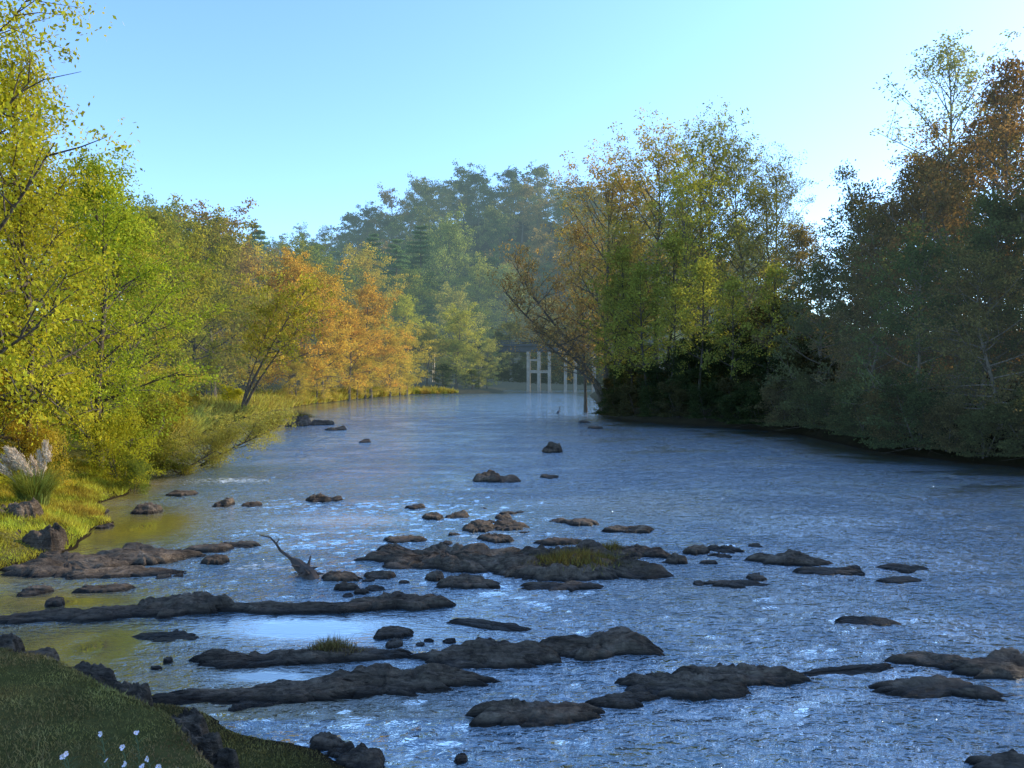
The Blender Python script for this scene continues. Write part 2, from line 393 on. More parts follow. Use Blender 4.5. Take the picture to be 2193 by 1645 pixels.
LG = "long flat brown rock ledge breaking the river surface"
SM = "small dark wet rock poking out of the river"
FL = "low dark rock shelf barely above the moving water"
for a in [
    (290, 1512, 740, 1502, .62, .28, LG), (620, 1488, 1030, 1476, .72, .42, "long rounded brown ledge with a steep wet front face"), (480, 1502, 760, 1494, .56, .32, LG),
    (385, 1424, 800, 1414, .55, .28, "long rock ledge with dry grass growing on top"), (650, 1414, 880, 1406, .42, .22, LG),
    (905, 1410, 1190, 1424, .82, .40, "broad hump-backed brown rock between two ledges"), (1160, 1402, 1410, 1399, .82, .42, "rounded brown boulder slab in the current"),
    (1335, 1480, 1600, 1482, .78, .34, LG), (1470, 1464, 1720, 1456, .76, .42, LG), (1020, 1552, 1285, 1536, .58, .34, "flat-topped brown rock in rippling water"),
    (1285, 1516, 1375, 1508, .4, .22, SM), (1915, 1420, 2120, 1432, .6, .26, "dark rock ledge with water sliding over its edge"), (2040, 1436, 2300, 1444, .85, .4, LG),
    (1710, 1452, 1930, 1432, .4, .1, FL), (1250, 1520, 1420, 1500, .3, .16, FL),
    (1890, 1482, 2180, 1494, .7, .22, FL), (2080, 1650, 2260, 1655, .5, .2, SM),
    (-60, 1332, 210, 1325, .5, .22, FL), (110, 1326, 360, 1314, .62, .3, LG), (300, 1310, 490, 1304, .9, .55, "raised block of brown rock along a ledge"),
    (450, 1310, 770, 1312, .42, .24, LG), (715, 1304, 955, 1296, .78, .38, LG),
    (765, 1198, 1150, 1212, 1.7, .55, "wide low rock island in the middle of the river"), (1050, 1218, 1400, 1226, 2.2, .62, "wide rock island with a patch of grass on it"),
    (1270, 1188, 1450, 1192, .8, .34, SM), (1425, 1206, 1478, 1208, .5, .3, SM), (910, 1242, 950, 1244, .4, .25, SM), (940, 1257, 1070, 1254, .7, .32, "dark jagged rock beside the rock island"),
    (1120, 1262, 1300, 1260, .6, .18, FL), (820, 1217, 930, 1220, .5, .2, SM),
    (35, 1216, 250, 1222, 1.8, .4, "flat brown rock shelf at the foot of the grassy bank"), (180, 1200, 415, 1202, 1.5, .38, "flat brown rock shelf at the foot of the grassy bank"), (130, 1236, 400, 1226, .8, .26, FL),
    (405, 1178, 490, 1180, .8, .26, SM), (470, 1172, 553, 1172, .6, .22, SM), (430, 1208, 485, 1206, .5, .26, SM),
    (798, 1366, 888, 1362, .4, .2, SM), (965, 1335, 1145, 1356, .42, .13, "flat gravelly bar just above the waterline"), (290, 1368, 430, 1368, .6, .12, "flat gravelly bar just above the waterline"),
    (345, 1422, 366, 1422, .15, .14, SM), (318, 1434, 345, 1434, .12, .08, SM), (905, 1376, 930, 1376, .12, .1, SM), (945, 1376, 978, 1376, .16, .1, SM),
    (1610, 1202, 1775, 1208, .9, .34, "low brown slab surrounded by ripples"), (1465, 1184, 1520, 1184, .7, .3, SM), (1510, 1180, 1590, 1180, .7, .28, SM),
    (1500, 1252, 1650, 1252, .5, .16, FL), (1790, 1337, 1930, 1337, .5, .15, FL), (1700, 1226, 1860, 1230, .6, .16, FL), (1880, 1220, 1995, 1218, .6, .16, FL), (1880, 1248, 1980, 1246, .45, .14, FL),
    (990, 1138, 1060, 1136, 1.0, .32, SM), (1045, 1132, 1128, 1132, 1.0, .38, SM), (1028, 1158, 1098, 1160, .8, .3, SM), (903, 1110, 950, 1110, .8, .28, SM), (955, 1108, 1000, 1110, .8, .3, SM),
    (1060, 1112, 1100, 1112, .7, .26, SM), (1208, 1123, 1278, 1123, .8, .26, SM), (1298, 1138, 1402, 1139, .8, .32, SM), (1145, 1163, 1250, 1166, .6, .28, SM), (820, 1160, 912, 1160, .6, .22, SM), (945, 1167, 970, 1167, .3, .2, SM),
    (870, 1089, 910, 1089, .6, .26, SM), (1015, 1032, 1075, 1030, 1.3, .55, "dark boulder standing clear of the current"), (1060, 1032, 1115, 1031, 1.1, .32, SM), (1160, 1024, 1195, 1022, .9, .3, SM),
    (655, 1076, 705, 1073, 1.0, .42, SM), (695, 1072, 735, 1071, .8, .3, SM), (455, 1083, 497, 1083, .8, .34, SM), (513, 1085, 562, 1084, .7, .26, SM), (280, 1099, 343, 1099, .9, .4, SM), (355, 1061, 420, 1061, .9, .25, SM),
    (1165, 968, 1203, 968, 1.3, .95, "rounded rock standing alone in midstream"), (618, 911, 660, 911, 3, 1.2, "dark rock topped with weeds near the bank"), (655, 909, 705, 910, 2.5, .65, SM), (700, 921, 740, 921, 1.8, .4, SM), (770, 947, 795, 947, 1.4, .3, SM),
    (1240, 905, 1262, 905, 1.5, .35, SM), (1262, 918, 1290, 918, 1.4, .4, SM),
    (655, 1600, 735, 1602, .4, .22, SM), (720, 1640, 830, 1645, .6, .28, SM), (700, 1620, 760, 1622, .35, .2, SM), (972, 1638, 1002, 1636, .2, .16, SM), (905, 1484, 940, 1482, .25, .16, SM),
    (90, 1300, 133, 1298, .35, .24, SM), (160, 1268, 282, 1265, .45, .19, FL), (30, 1274, 110, 1270, .55, .22, FL), (690, 1240, 770, 1244, .55, .32, SM), (715, 1264, 765, 1264, .4, .28, SM), (780, 1238, 840, 1240, .45, .22, SM),
    (180, 1100, 230, 1098, .7, .22, SM), (190, 1130, 240, 1130, .6, .18, SM)]:
    rock(*a[:6], label=a[6])
for (u, v, ru, rv, n) in [(1050, 1125, 150, 30, 9), (760, 1255, 110, 30, 8), (1350, 1200, 260, 40, 6), (980, 1240, 180, 22, 5), (450, 1190, 130, 25, 7), (880, 1380, 120, 10, 2),
                          (1650, 1240, 200, 40, 5), (350, 1230, 150, 14, 4), (1900, 1235, 120, 20, 3), (1550, 1190, 150, 15, 3)]:
    for i in range(n):
        uu = u + rs.normal() * ru * .5; vv = v + rs.normal() * rv * .5; s_ = rs.uniform(14, 40)
        L_ = s_ * .467 / 770 * 18
        rock(uu, vv, uu + s_, vv, L_ * rs.uniform(.6, 1.1), L_ * rs.uniform(.3, .5), name="river_stone", label="small dark stone poking above the ripples", group="loose stones in the river", cat="stone")
BB = "rounded grey-brown boulder on the grassy river bank"
for a in [(-30, 1118, 60, 1124, 1.1, .6, .4), (58, 1164, 138, 1166, 1.0, .55, .2), (85, 1195, 125, 1198, .5, .2, .15), (-30, 1152, 30, 1162, .9, .3, .25), (30, 1100, 70, 1103, .7, .3, .45)]:
    rock(a[0], a[1], a[2], a[3], a[4], a[5], name="bank_boulder", label=BB, z=a[6], group="boulders on the bank", tilt=0, ext=1.1, hs=.9)
RW = "rough grey stone edging the raised lawn"
for a in [(-50, 1414, 40, 1419, .6, .36, .2), (30, 1424, 100, 1432, .5, .3, .2), (140, 1462, 235, 1484, .45, .3, .2), (235, 1516, 310, 1540, .4, .28, .2), (350, 1590, 420, 1615, .4, .34, .2), (395, 1638, 460, 1655, .4, .32, .2), (430, 1680, 500, 1700, .4, .36, .2)]:
    rock(a[0], a[1], a[2], a[3], a[4], a[5], name="edging_stone", label=RW, z=a[6], group="stones edging the lawn", tilt=0, ext=1.25, hs=1)

# ------------------------------------------------------------------ trees
def tube(V, F, pts, rad, sides=6):
    base = len(V); n = len(pts)
    for i in range(n):
        p0 = pts[max(i - 1, 0)]; p1 = pts[min(i + 1, n - 1)]
        t = (p1 - p0); t = t / (np.linalg.norm(t) + 1e-9)
        a = np.cross(t, (0.13, 0.97, 0.2)); a /= np.linalg.norm(a) + 1e-9
        b_ = np.cross(t, a)
        for k_ in range(sides):
            an = 2 * PI * k_ / sides
            V.append(pts[i] + rad[i] * (math.cos(an) * a + math.sin(an) * b_))
    for i in range(n - 1):
        for k_ in range(sides):
            a0 = base + i * sides + k_; a1 = base + i * sides + (k_ + 1) % sides
            F.append((a0, a1, a1 + sides, a0 + sides))

def leaf_cards(C, size, rng, aspect=0.55):
    n = len(C)
    nrm = rng.normal(size=(n, 3)); nrm[:, 2] += 0.5
    nrm /= np.linalg.norm(nrm, axis=1)[:, None]
    t = np.cross(nrm, rng.normal(size=(n, 3))); t /= np.linalg.norm(t, axis=1)[:, None] + 1e-9
    b_ = np.cross(nrm, t); b_ /= np.linalg.norm(b_, axis=1)[:, None] + 1e-9
    s = size * rng.uniform(0.6, 1.25, n)[:, None] * 0.5
    V = np.stack([C + t * s, C + b_ * s * aspect + t * s * .1, C - t * s, C - b_ * s * aspect + t * s * .1], 1).reshape(-1, 3)
    return V, np.arange(n * 4).reshape(n, 4)

ENV = {
    'round': lambda s: math.sin(PI * min(1, 0.14 + 0.80 * s)) ** 0.7,
    'column': lambda s: (0.75 + 0.25 * math.sin(PI * s)) * (1 - max(0, s - .55) / .45 * 0.75),
    'taper': lambda s: (1.0 - .55 * s) * (1 - max(0, s - .75) / .25 * 0.5),
    'vase': lambda s: 0.62 + 0.45 * s if s < 0.6 else 0.89 * (1 - ((s - .6) / .4) ** 2.2 * .6),
    'bush': lambda s: (1 - s * s * .75) ** 0.8,
}

def tree_meshes(key, seed, H, R, base=0.2, nl=22, ns=5, ncl=3, lpc=60, leaf=0.2, cr=0.6, env='round', lean=(0, 0), tr=None,
                rise=(0.1, 0.9), stems=1, aspect=0.55, wob=0.04, skip=.08, twig=1.0):
    rng = np.random.RandomState(seed)
    tr = tr or H * 0.016
    V = []; F = []; C = []; CT = []
    for st in range(stems):
        az0 = 2 * PI * st / stems + rng.uniform(0, 1)
        off = np.array([math.cos(az0), math.sin(az0), 0]) * (0.0 if stems == 1 else R * 0.42)
        Hs = H * (1 if st == 0 else rng.uniform(.72, .97))
        npt = 10; T = []
        w1 = rng.normal(size=2) * wob * H; w2 = rng.normal(size=2) * wob * H * .6
        for i in range(npt):
            t = i / (npt - 1)
            T.append(np.array([lean[0] * t ** 1.3 + w1[0] * math.sin(2.6 * t) * t + w2[0] * math.sin(7 * t) * t, lean[1] * t ** 1.3 + w1[1] * math.sin(3.1 * t) * t + w2[1] * math.sin(6 * t) * t, t * Hs * .95 - 0.25 * (1 - t)]) + off * (0.12 + t))
        T = np.array(T)
        tube(V, F, T, [tr * (1 - 0.88 * (i / (npt - 1)) ** 0.8) * (1.35 if i == 0 else 1) for i in range(npt)], 8)
        def tp(t):
            f = t * (npt - 1); i = min(int(f), npt - 2); return T[i] * (1 - (f - i)) + T[i + 1] * (f - i)
        nls = max(4, nl // stems)
        for i in range(nls):
            s = (i + rng.uniform(0.1, .9)) / nls
            t = base + (0.98 - base) * s
            az = 2.399 * i + rng.uniform(-.5, .5) + st
            el = rise[0] + (rise[1] - rise[0]) * s + rng.uniform(-.15, .2)
            ln = R * ENV[env](s) * rng.uniform(.55, 1.16) * (1 if stems == 1 else .68)
            ln = min(ln, 1.3 * (H * 1.0 - t * Hs * .95) / max(.25, math.sin(el)) + .25 * R)
            d_ = np.array([math.cos(az) * math.cos(el), math.sin(az) * math.cos(el), math.sin(el)])
            p0 = tp(t); P = [p0]
            bend = rng.normal(size=3) * 0.14
            for k_ in range(1, 5):
                q = k_ / 4
                P.append(p0 + d_ * ln * q + bend * ln * q * q + np.array([0, 0, 0.12 * ln * q * q]))
            r0 = tr * 0.38 * (1 - 0.7 * s) * twig
            tube(V, F, P, [r0 * (1 - 0.8 * k_ / 4) for k_ in range(5)], 5)
            ends = [(P[4], 1), (P[3], .8)]
            for k_ in range(ns):
                q = 0.3 + 0.7 * (k_ + rng.uniform(0, 1)) / ns
                f = q * 4; j = min(int(f), 3); sp0 = P[j] * (1 - (f - j)) + P[j + 1] * (f - j)
                dd = d_ + rng.normal(size=3) * 0.75; dd[2] += .1; dd /= np.linalg.norm(dd)
                l2 = ln * rng.uniform(.22, .5) + cr * .4
                S = [sp0, sp0 + dd * l2 * .5 + rng.normal(size=3) * l2 * .06, sp0 + dd * l2]
                tube(V, F, S, [r0 * .38, r0 * .25, r0 * .1], 3)
                for c_ in range(ncl):
                    ends.append((sp0 + dd * l2 * (0.35 + .75 * (c_ + 1) / ncl) + rng.normal(size=3) * cr * .35, 1))
            for (e, wgt) in ends:
                if rng.uniform() < skip: continue
                n = int(lpc * rng.uniform(.35, 1.5) * wgt)
                c_ = e + rng.normal(size=(n, 3)) * np.array([cr, cr, cr * .6]) * rng.uniform(.5, 1.0) * .62
                C.append(c_); CT.append(np.full(n, rng.uniform()))
    C = np.concatenate(C); CT = np.concatenate(CT)
    C[:, 2] = np.maximum(C[:, 2], 0.12 + rng.uniform(0, .25, len(C)))
    LV, LF = leaf_cards(C, leaf, rng, aspect)
    crown = np_mesh(key + "_crown", LV, LF, 4, [LEAF], {"tint": ('FACE', np.clip(rng.uniform(0, 1, len(C)) * .5 + CT * .5, 0, 1)), "clump": ('FACE', np.clip(CT * .7 + rng.uniform(0, .3, len(C)), 0, 1))})
    trunk = np_mesh(key + "_trunk", V, F, 4, [BARK], smooth_shade=True)
    return trunk, crown, H

def pine_meshes(key, seed, H, R, leaf=0.5, lpc=18):
    rng = np.random.RandomState(seed); V = []; F = []; C = []; CT = []
    T = np.array([[0, 0, -0.3 + (H) * i / 7] for i in range(8)], float)
    tube(V, F, T, [H * .014 * (1 - .9 * i / 7) for i in range(8)], 7)
    nw = 22
    for i in range(nw):
        s = i / nw; z = H * (.1 + .88 * s); ln = R * (1 - s) ** .85 + .25
        for k_ in range(7):
            az = rng.uniform(0, 2 * PI); l_ = ln * rng.uniform(.7, 1.15)
            d_ = np.array([math.cos(az), math.sin(az), rng.uniform(-.05, .2)])
            P = [np.array([0, 0, z]), np.array([0, 0, z]) + d_ * l_ * .5 + [0, 0, -.03 * l_], np.array([0, 0, z]) + d_ * l_]
            tube(V, F, P, [.07, .05, .02], 3)
            for q in np.linspace(.25, 1, 5):
                n = lpc; c_ = P[0] + (P[2] - P[0]) * q + rng.normal(size=(n, 3)) * [.4, .4, .16] * (.4 + l_ * .16)
                C.append(c_); CT.append(np.full(n, rng.uniform()))
    C = np.concatenate(C); CT = np.concatenate(CT)
    LV, LF = leaf_cards(C, leaf, rng, .3)
    crown = np_mesh(key + "_crown", LV, LF, 4, [LEAF], {"tint": ('FACE', rng.uniform(0, 1, len(C)) * .6 + CT * .4), "clump": ('FACE', CT)})
    return np_mesh(key + "_trunk", V, F, 4, [BARK], smooth_shade=True), crown, H

def place(proto, name, x, y, h=None, rad=1.0, rot=None, color=(.1, .12, .03), haze=0.0, label="", cat="tree", group=None, bark=(1, 1, 1)):
    trunk, crown, H = proto
    h = h or H; s = h / H
    z = float(ground_z(np.array([x]), np.array([y]))[0])
    e = add(name, None, (x, y, max(z, -0.3)), rot=(0, 0, rs.uniform(0, 6.28) if rot is None else rot), scale=(s * rad, s * rad, s), label=label, category=cat)
    e.empty_display_size = 0.5
    if group: e["group"] = group
    t = add("trunk", trunk, parent=e); c = add("crown", crown, parent=e)
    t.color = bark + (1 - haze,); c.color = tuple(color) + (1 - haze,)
    return e

YG = (.38, .36, .035); GR = (.15, .18, .035); OR = (.48, .28, .05); BR = (.24, .15, .05); DG = (.05, .075, .022); GO = (.44, .33, .05)

near1 = tree_meshes("nearA", 1, 17, 5.2, base=.08, nl=44, ns=7, ncl=3, lpc=44, leaf=.155, cr=.7, env='taper', rise=(.1, 1.0), skip=.14)
near2 = tree_meshes("nearB", 2, 12, 3.6, base=.08, nl=32, ns=6, ncl=3, lpc=46, leaf=.135, cr=.55, env='column', rise=(.2, 1.0), skip=.14)
mid1 = tree_meshes("midA", 3, 18, 6, base=.16, nl=30, ns=5, ncl=3, lpc=36, leaf=.32, cr=.9, env='round')
mid2 = tree_meshes("midB", 4, 20, 6.5, base=.12, nl=34, ns=5, ncl=3, lpc=32, leaf=.34, cr=.95, env='column')
syc1 = tree_meshes("sycA", 5, 31, 9.5, base=.28, nl=46, ns=6, ncl=3, lpc=16, leaf=.35, cr=.95, env='vase', rise=(.3, 1.05), tr=.42, skip=.16)
syc2 = tree_meshes("sycB", 6, 28, 8.5, base=.24, nl=46, ns=6, ncl=3, lpc=18, leaf=.33, cr=.9, env='vase', rise=(.3, 1.1), tr=.34, skip=.16)
slim = tree_meshes("slim", 26, 16, 3.2, base=.3, nl=26, ns=5, ncl=2, lpc=18, leaf=.28, cr=.7, env='column', rise=(.3, 1.1), tr=.2, wob=.07, skip=.2)
dark1 = tree_meshes("darkA", 8, 20, 6.5, base=.04, nl=40, ns=6, ncl=3, lpc=32, leaf=.27, cr=.85, env='column', rise=(-.1, 1.0), skip=.2, twig=1.3)
dark3 = tree_meshes("darkC", 28, 19, 6.0, base=.10, nl=34, ns=6, ncl=3, lpc=32, leaf=.29, cr=.9, env='round', rise=(0, 1.1), skip=.2, twig=1.3, stems=2)
dark2 = tree_meshes("darkB", 9, 14, 5.5, base=.03, nl=34, ns=6, ncl=3, lpc=36, leaf=.25, cr=.85, env='bush', rise=(-.3, .9), skip=.18, twig=1.3)
airy = tree_meshes("airy", 10, 30, 6, base=.35, nl=38, ns=5, ncl=2, lpc=20, leaf=.28, cr=.8, env='round', rise=(.3, 1.1), tr=.3)
bush1 = tree_meshes("bushA", 11, 3.2, 2.6, base=.05, nl=26, ns=5, ncl=2, lpc=50, leaf=.13, cr=.45, env='bush', rise=(.1, 1.0), stems=3, tr=.06, aspect=.4)
bush2 = tree_meshes("bushB", 12, 4.5, 3.5, base=.03, nl=28, ns=5, ncl=3, lpc=36, leaf=.2, cr=.55, env='bush', rise=(-.1, 1.1), stems=3, tr=.09, skip=.15)
bushF = tree_meshes("bushC", 32, 6, 4.5, base=.03, nl=22, ns=4, ncl=2, lpc=26, leaf=.6, cr=.9, env='bush', rise=(-.1, 1.1), stems=2, tr=.12, skip=.15)
leanR = tree_meshes("leanR", 13, 13, 4.2, base=.42, nl=24, ns=5, ncl=2, lpc=12, leaf=.28, cr=.8, env='round', lean=(-12, 0), tr=.3, skip=.2)
leanL = tree_meshes("leanL", 14, 13, 3.5, base=.5, nl=20, ns=4, ncl=2, lpc=18, leaf=.30, cr=.8, env='round', lean=(7, 0), tr=.2)
fars = [tree_meshes("farA", 15, 18, 6, base=.25, nl=18, ns=4, ncl=2, lpc=28, leaf=.58, cr=1.15, env='round'),
        tree_meshes("farB", 16, 20, 6, base=.3, nl=20, ns=4, ncl=2, lpc=18, leaf=.56, cr=1.05, env='vase', rise=(.3, 1.1)),
        tree_meshes("farC", 17, 16, 6.5, base=.12, nl=18, ns=4, ncl=2, lpc=36, leaf=.62, cr=1.2, env='column')]
pine = pine_meshes("pine", 18, 26, 6.5)

# near left bank
L1 = "tall tree with sunlit yellow-green leaves on the grassy bank"
G1 = "sunlit trees along the river bank"
place(near1, "riverside_tree", -18.3, 25, 21.5, .82, 2.3, YG, label=L1, group=G1)
place(near1, "riverside_tree", -17.4, 27.5, 14.5, .8, 2.0, (.39, .35, .035), label=L1, group=G1)
place(near1, "riverside_tree", -18.2, 21.5, 9.5, .95, 4.0, (.38, .33, .035), label=L1, group=G1)
place(near2, "riverside_tree", -16.9, 31.5, 12.6, .95, 1.0, (.32, .36, .035), label=L1, group=G1)
place(near2, "riverside_tree", -19.2, 38, 12.0, 1.0, 4.0, (.29, .31, .035), label=L1, group=G1)
place(near1, "riverside_tree", -24, 33, 17, 1, 1.0, YG, label=L1, group=G1)
place(near2, "riverside_tree", -23, 46, 13, 1.1, 3.0, (.38, .32, .05), label=L1, group=G1)
SH = "leafy yellow-green shrub on the river bank"
for (x, y, h, r, c, pr_) in [(-15.6, 30.6, 2.6, .8, YG, bush1), (-16.6, 26.6, 2.2, .8, GO, bush1), (-16.4, 33.8, 2.6, .9, (.20, .19, .03), bush2), (-17.4, 37, 2.0, .9, (.16, .16, .035), bush1),
                        (-21.5, 47, 2.6, 1.0, (.30, .25, .04), bush2), (-24.5, 55, 2.4, 1., (.16, .17, .03), bush2), (-18.4, 21.8, 2.6, .9, YG, bush1), (-20, 28, 4, 1., GO, bush2),
                        (-29.5, 70, 2.2, 1.0, GO, bush2), (-32, 88, 2.2, 1, YG, bush2), (-14.6, 29.6, 1.3, .9, GR, bush1), (-17.6, 24.4, 2.4, 1, YG, bush1)]:
    place(pr_, "riverside_shrub", x, y, h, r, color=c, label=SH, cat="shrub", group="shrubs on the river bank")
over = tree_meshes("overhang", 21, 2.8, 2.2, base=.2, nl=30, ns=6, ncl=3, lpc=28, leaf=.12, cr=.42, env='round', lean=(4.4, 0), tr=.1, stems=1, aspect=.35, skip=.15)
OW = "low willow leaning out from the bank over the river"
place(over, "overhanging_willow", -16.0, 38.0, 2.4, 1.2, 0.0, (.38, .33, .08), label=OW, cat="tree")
place(over, "overhanging_willow", -15.6, 35.0, 1.9, 1.0, -.1, (.26, .23, .05), label=OW, cat="tree")
# mid left
M1 = "autumn tree with yellow and green leaves on the river bank"
ol = [(-32, 69, 18, .9, (.27, .25, .04), mid2, .04), (-31.5, 76, 16.5, .8, (.33, .29, .04), mid1, .04), (-37, 84, 20, .9, (.2, .2, .04), mid2, .06), (-38, 98, 22, 1, (.24, .21, .04), mid1, .07), (-42, 75, 21, 1, GR, mid2, .05),
      (-44, 112, 25, 1, BR, mid1, .1), (-50, 100, 24, 1., GR, mid2, .1), (-38, 62, 17, 1, (.3, .27, .03), mid1, .03), (-55, 85, 22, 1, (.2, .2, .04), mid2, .07),
      (-34, 118, 20.5, 1.1, OR, mid1, .06), (-31, 126, 20, 1.0, (.48, .31, .05), mid1, .07), (-37, 108, 15, 1, GO, mid1, .05), (-27.5, 150, 21, .95, OR, mid1, .08), (-29.5, 160, 17, 1., GO, mid2, .1), (-28.8, 143, 9, 1.1, GO, mid2, .07), (-31.5, 130, 8, 1.3, GO, mid2, .07), (-23.5, 172, 15, 1.1, GO, mid1, .1),
      (-28.0, 147, 8, 1.4, (.50, .38, .07), mid2, .07), (-31, 122, 7, 1.4, (.50, .38, .07), mid2, .06), (-24, 165, 10, 1.3, GO, mid2, .09), (-31.5, 112, 6, 1.3, GO, mid2, .06), (-29, 137, 15, 1.1, OR, mid1, .07), (-25, 158, 13, 1.1, (.48, .34, .06), mid1, .08),
      (-40, 145, 25, 1, (.22, .21, .04), mid1, .13), (-47, 130, 25, 1, GO, mid2, .12), (-58, 125, 26, 1, GR, mid1, .13), (-42, 175, 26, 1, GR, mid1, .17), (-52, 165, 27, 1, BR, mid2, .16), (-66, 150, 27, 1, GR, mid1, .16)]
for (x, y, h, r, c, pr_, hz) in ol:
    place(pr_, "autumn_tree", x, y, h, r, color=c, haze=hz * .9, label=("round-crowned tree in full orange autumn leaf" if c == OR else M1), group="autumn trees along the river")
LT = "slender tree with bare forked trunk leaning over the bank"
place(leanL, "leaning_tree", -28.4, 80, 14, .9, 0.1, (.38, .32, .05), label=LT, bark=(1.5, 1.4, 1.3))
place(leanL, "leaning_tree", -28.8, 82, 12, 1.1, .3, (.38, .30, .05), label=LT, bark=(1.5, 1.4, 1.3))
place(leanL, "leaning_tree", -28.0, 79, 12, .6, .0, (.38, .32, .05), label=LT, bark=(1.5, 1.4, 1.3))
# far trees below hill
vl = [(-14, 194, 19, 1.1, (.36, .33, .06), mid1, .1), (-21, 190, 14, 1.1, (.32, .26, .05), mid1, .1), (-8.5, 196, 9, 1.3, (.3, .28, .05), mid2, .1), (-17, 188, 6, 1.8, DG, mid2, .06), (-10, 192.5, 5, 1.8, (.08, .1, .03), mid2, .06), (-14, 191, 12, 1.3, (.28, .28, .05), mid2, .1), (-6.5, 200, 13, 1.1, (.3, .28, .06), mid2, .12),
      (-19, 236, 27, 1, (.32, .29, .07), mid1, .18), (-21, 262, 42, .85, (.22, .25, .07), mid1, .2), (-2, 262, 32, 1, (.24, .26, .07), mid2, .22), (6, 256, 20, 1, (.38, .27, .07), mid1, .18),
      (14, 256, 26, 1, GO, mid2, .18), (24, 258, 30, 1, GR, mid1, .2), (36, 258, 28, 1, OR, mid2, .18), (-32, 235, 30, 1, GR, mid2, .17), (-42, 220, 30, 1, GO, mid1, .15), (50, 262, 30, 1, GR, mid1, .2), (-30, 215, 22, 1.0, YG, mid2, .14), (-56, 210, 29, 1, GR, mid1, .16), (-10, 262, 30, 1, (.3, .3, .06), mid1, .2), (-12, 245, 22, 1, GR, mid1, .16)]
for i, xx in enumerate(np.arange(-8, 44, 4.2)):
    vl.append((xx, 250 + 1.5 * (i % 3) + max(0, xx - 20) * .1, 9 + 4 * ((i * 7) % 3), 1.2, [(.22, .20, .05), (.08, .10, .03), (.28, .22, .05), (.12, .14, .04)][i % 4], fars[2], .1))
for (x, y, h, r, c, pr_, hz) in vl:
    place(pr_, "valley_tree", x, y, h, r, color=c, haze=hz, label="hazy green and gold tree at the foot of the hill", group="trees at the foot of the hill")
for (x, y, h) in [(-36, 240, 40), (-45, 252, 38), (-60, 180, 34), (-31, 262, 42), (-48, 140, 27)]:
    place(pine, "pine_tree", x, y, h, 1.3, color=(.12, .19, .08), haze=.16, label="dark blue-green pine rising above the autumn trees", group="pines on the lower slope")
for i, (x, y, h) in enumerate([(-8, 247, 5), (-3, 247, 4), (3, 247, 5), (9, 248, 4), (14, 249, 6), (19, 250, 4), (24, 250, 6), (30, 251, 5), (36, 252, 6)]):
    place(bushF, "valley_shrub", x, y, h, 1.4, color=[(.05, .065, .025), (.12, .12, .04), (.07, .08, .03)][i % 3], haze=.08, label="low dark green shrub on the far river bank", cat="shrub", group="shrubs on the far bank")
# hillside
k = 0
cand = []
for gy_ in np.arange(270, 420, 12.5):
    for gx_ in np.arange(-150, 130, 12.5):
        cand.append((gx_ + rs.uniform(-5, 5), gy_ + rs.uniform(-5, 5)))
for (x, y) in cand:
    if abs(x / y) > .6 or (x < -70 and y < 330): continue
    if x > 60 and rs.uniform() < .6: continue
    if k >= 260: break
    k += 1
    pr_ = fars[rs.randint(3)]; h = rs.uniform(12, 25)
    c = [(.09, .13, .05), (.16, .17, .055), (.22, .16, .06), (.055, .09, .04), (.12, .155, .055)][rs.randint(5)]
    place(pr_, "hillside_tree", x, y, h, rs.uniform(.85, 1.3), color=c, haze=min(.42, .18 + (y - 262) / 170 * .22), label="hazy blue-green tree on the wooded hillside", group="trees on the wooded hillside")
# right: sycamores
S_ = "tall sycamore with thin rust and green autumn foliage"
GS = "sycamores on the river bank"
for (x, y, h, r, c, pr_) in [(11.0, 90, 27, 1.0, (.42, .28, .08), syc1), (16.5, 88, 28, .95, (.36, .28, .06), syc1), (13.5, 94, 26, 1.05, (.32, .26, .06), syc2), (21, 86, 26, .9, (.26, .26, .045), syc2), (25.5, 84, 23, .9, (.17, .18, .04), syc2), (18.5, 80, 21, .85, (.32, .31, .04), syc2), (30, 88, 21, .9, (.16, .16, .05), syc1),
                             (12.2, 86, 19, .75, (.38, .32, .05), syc2), (23.5, 92, 24, .9, (.26, .2, .06), syc1), (27, 80, 17.5, .9, (.15, .15, .045), syc2), (9.0, 94, 22, .8, (.40, .25, .08), syc2)]:
    place(pr_, "sycamore_tree", x, y, h, r, color=c, label=S_, group=GS, haze=.03)
for (x, y, h) in [(11.3, 84, 15), (12.6, 80.5, 13), (13.8, 77.8, 15), (15.3, 75, 12), (17.5, 72.5, 14), (19.6, 69.5, 12), (13.2, 84, 17), (15.8, 80, 17), (21.8, 66.5, 13)]:
    place(slim, "slender_tree", x, y, h, 1.0, color=(.28, .28, .05), label="slender dark-trunked tree with sparse green leaves by the water", group="slender trees under the sycamores", haze=.01, bark=(.7, .7, .7))
LR = "bare-trunked tree leaning far out over the river"
place(leanR, "leaning_tree", 11.2, 86.5, 14, 1, 0.0, (.32, .2, .08), label=LR, haze=.02)
place(leanR, "leaning_tree", 10.8, 90, 18, .7, -.3, (.32, .2, .08), label=LR, haze=.02)
place(leanR, "leaning_tree", 11.0, 85, 9, 1.1, .15, (.28, .18, .07), label=LR, haze=.02)
UB = "dense dark shrub in the shade under the sycamores"
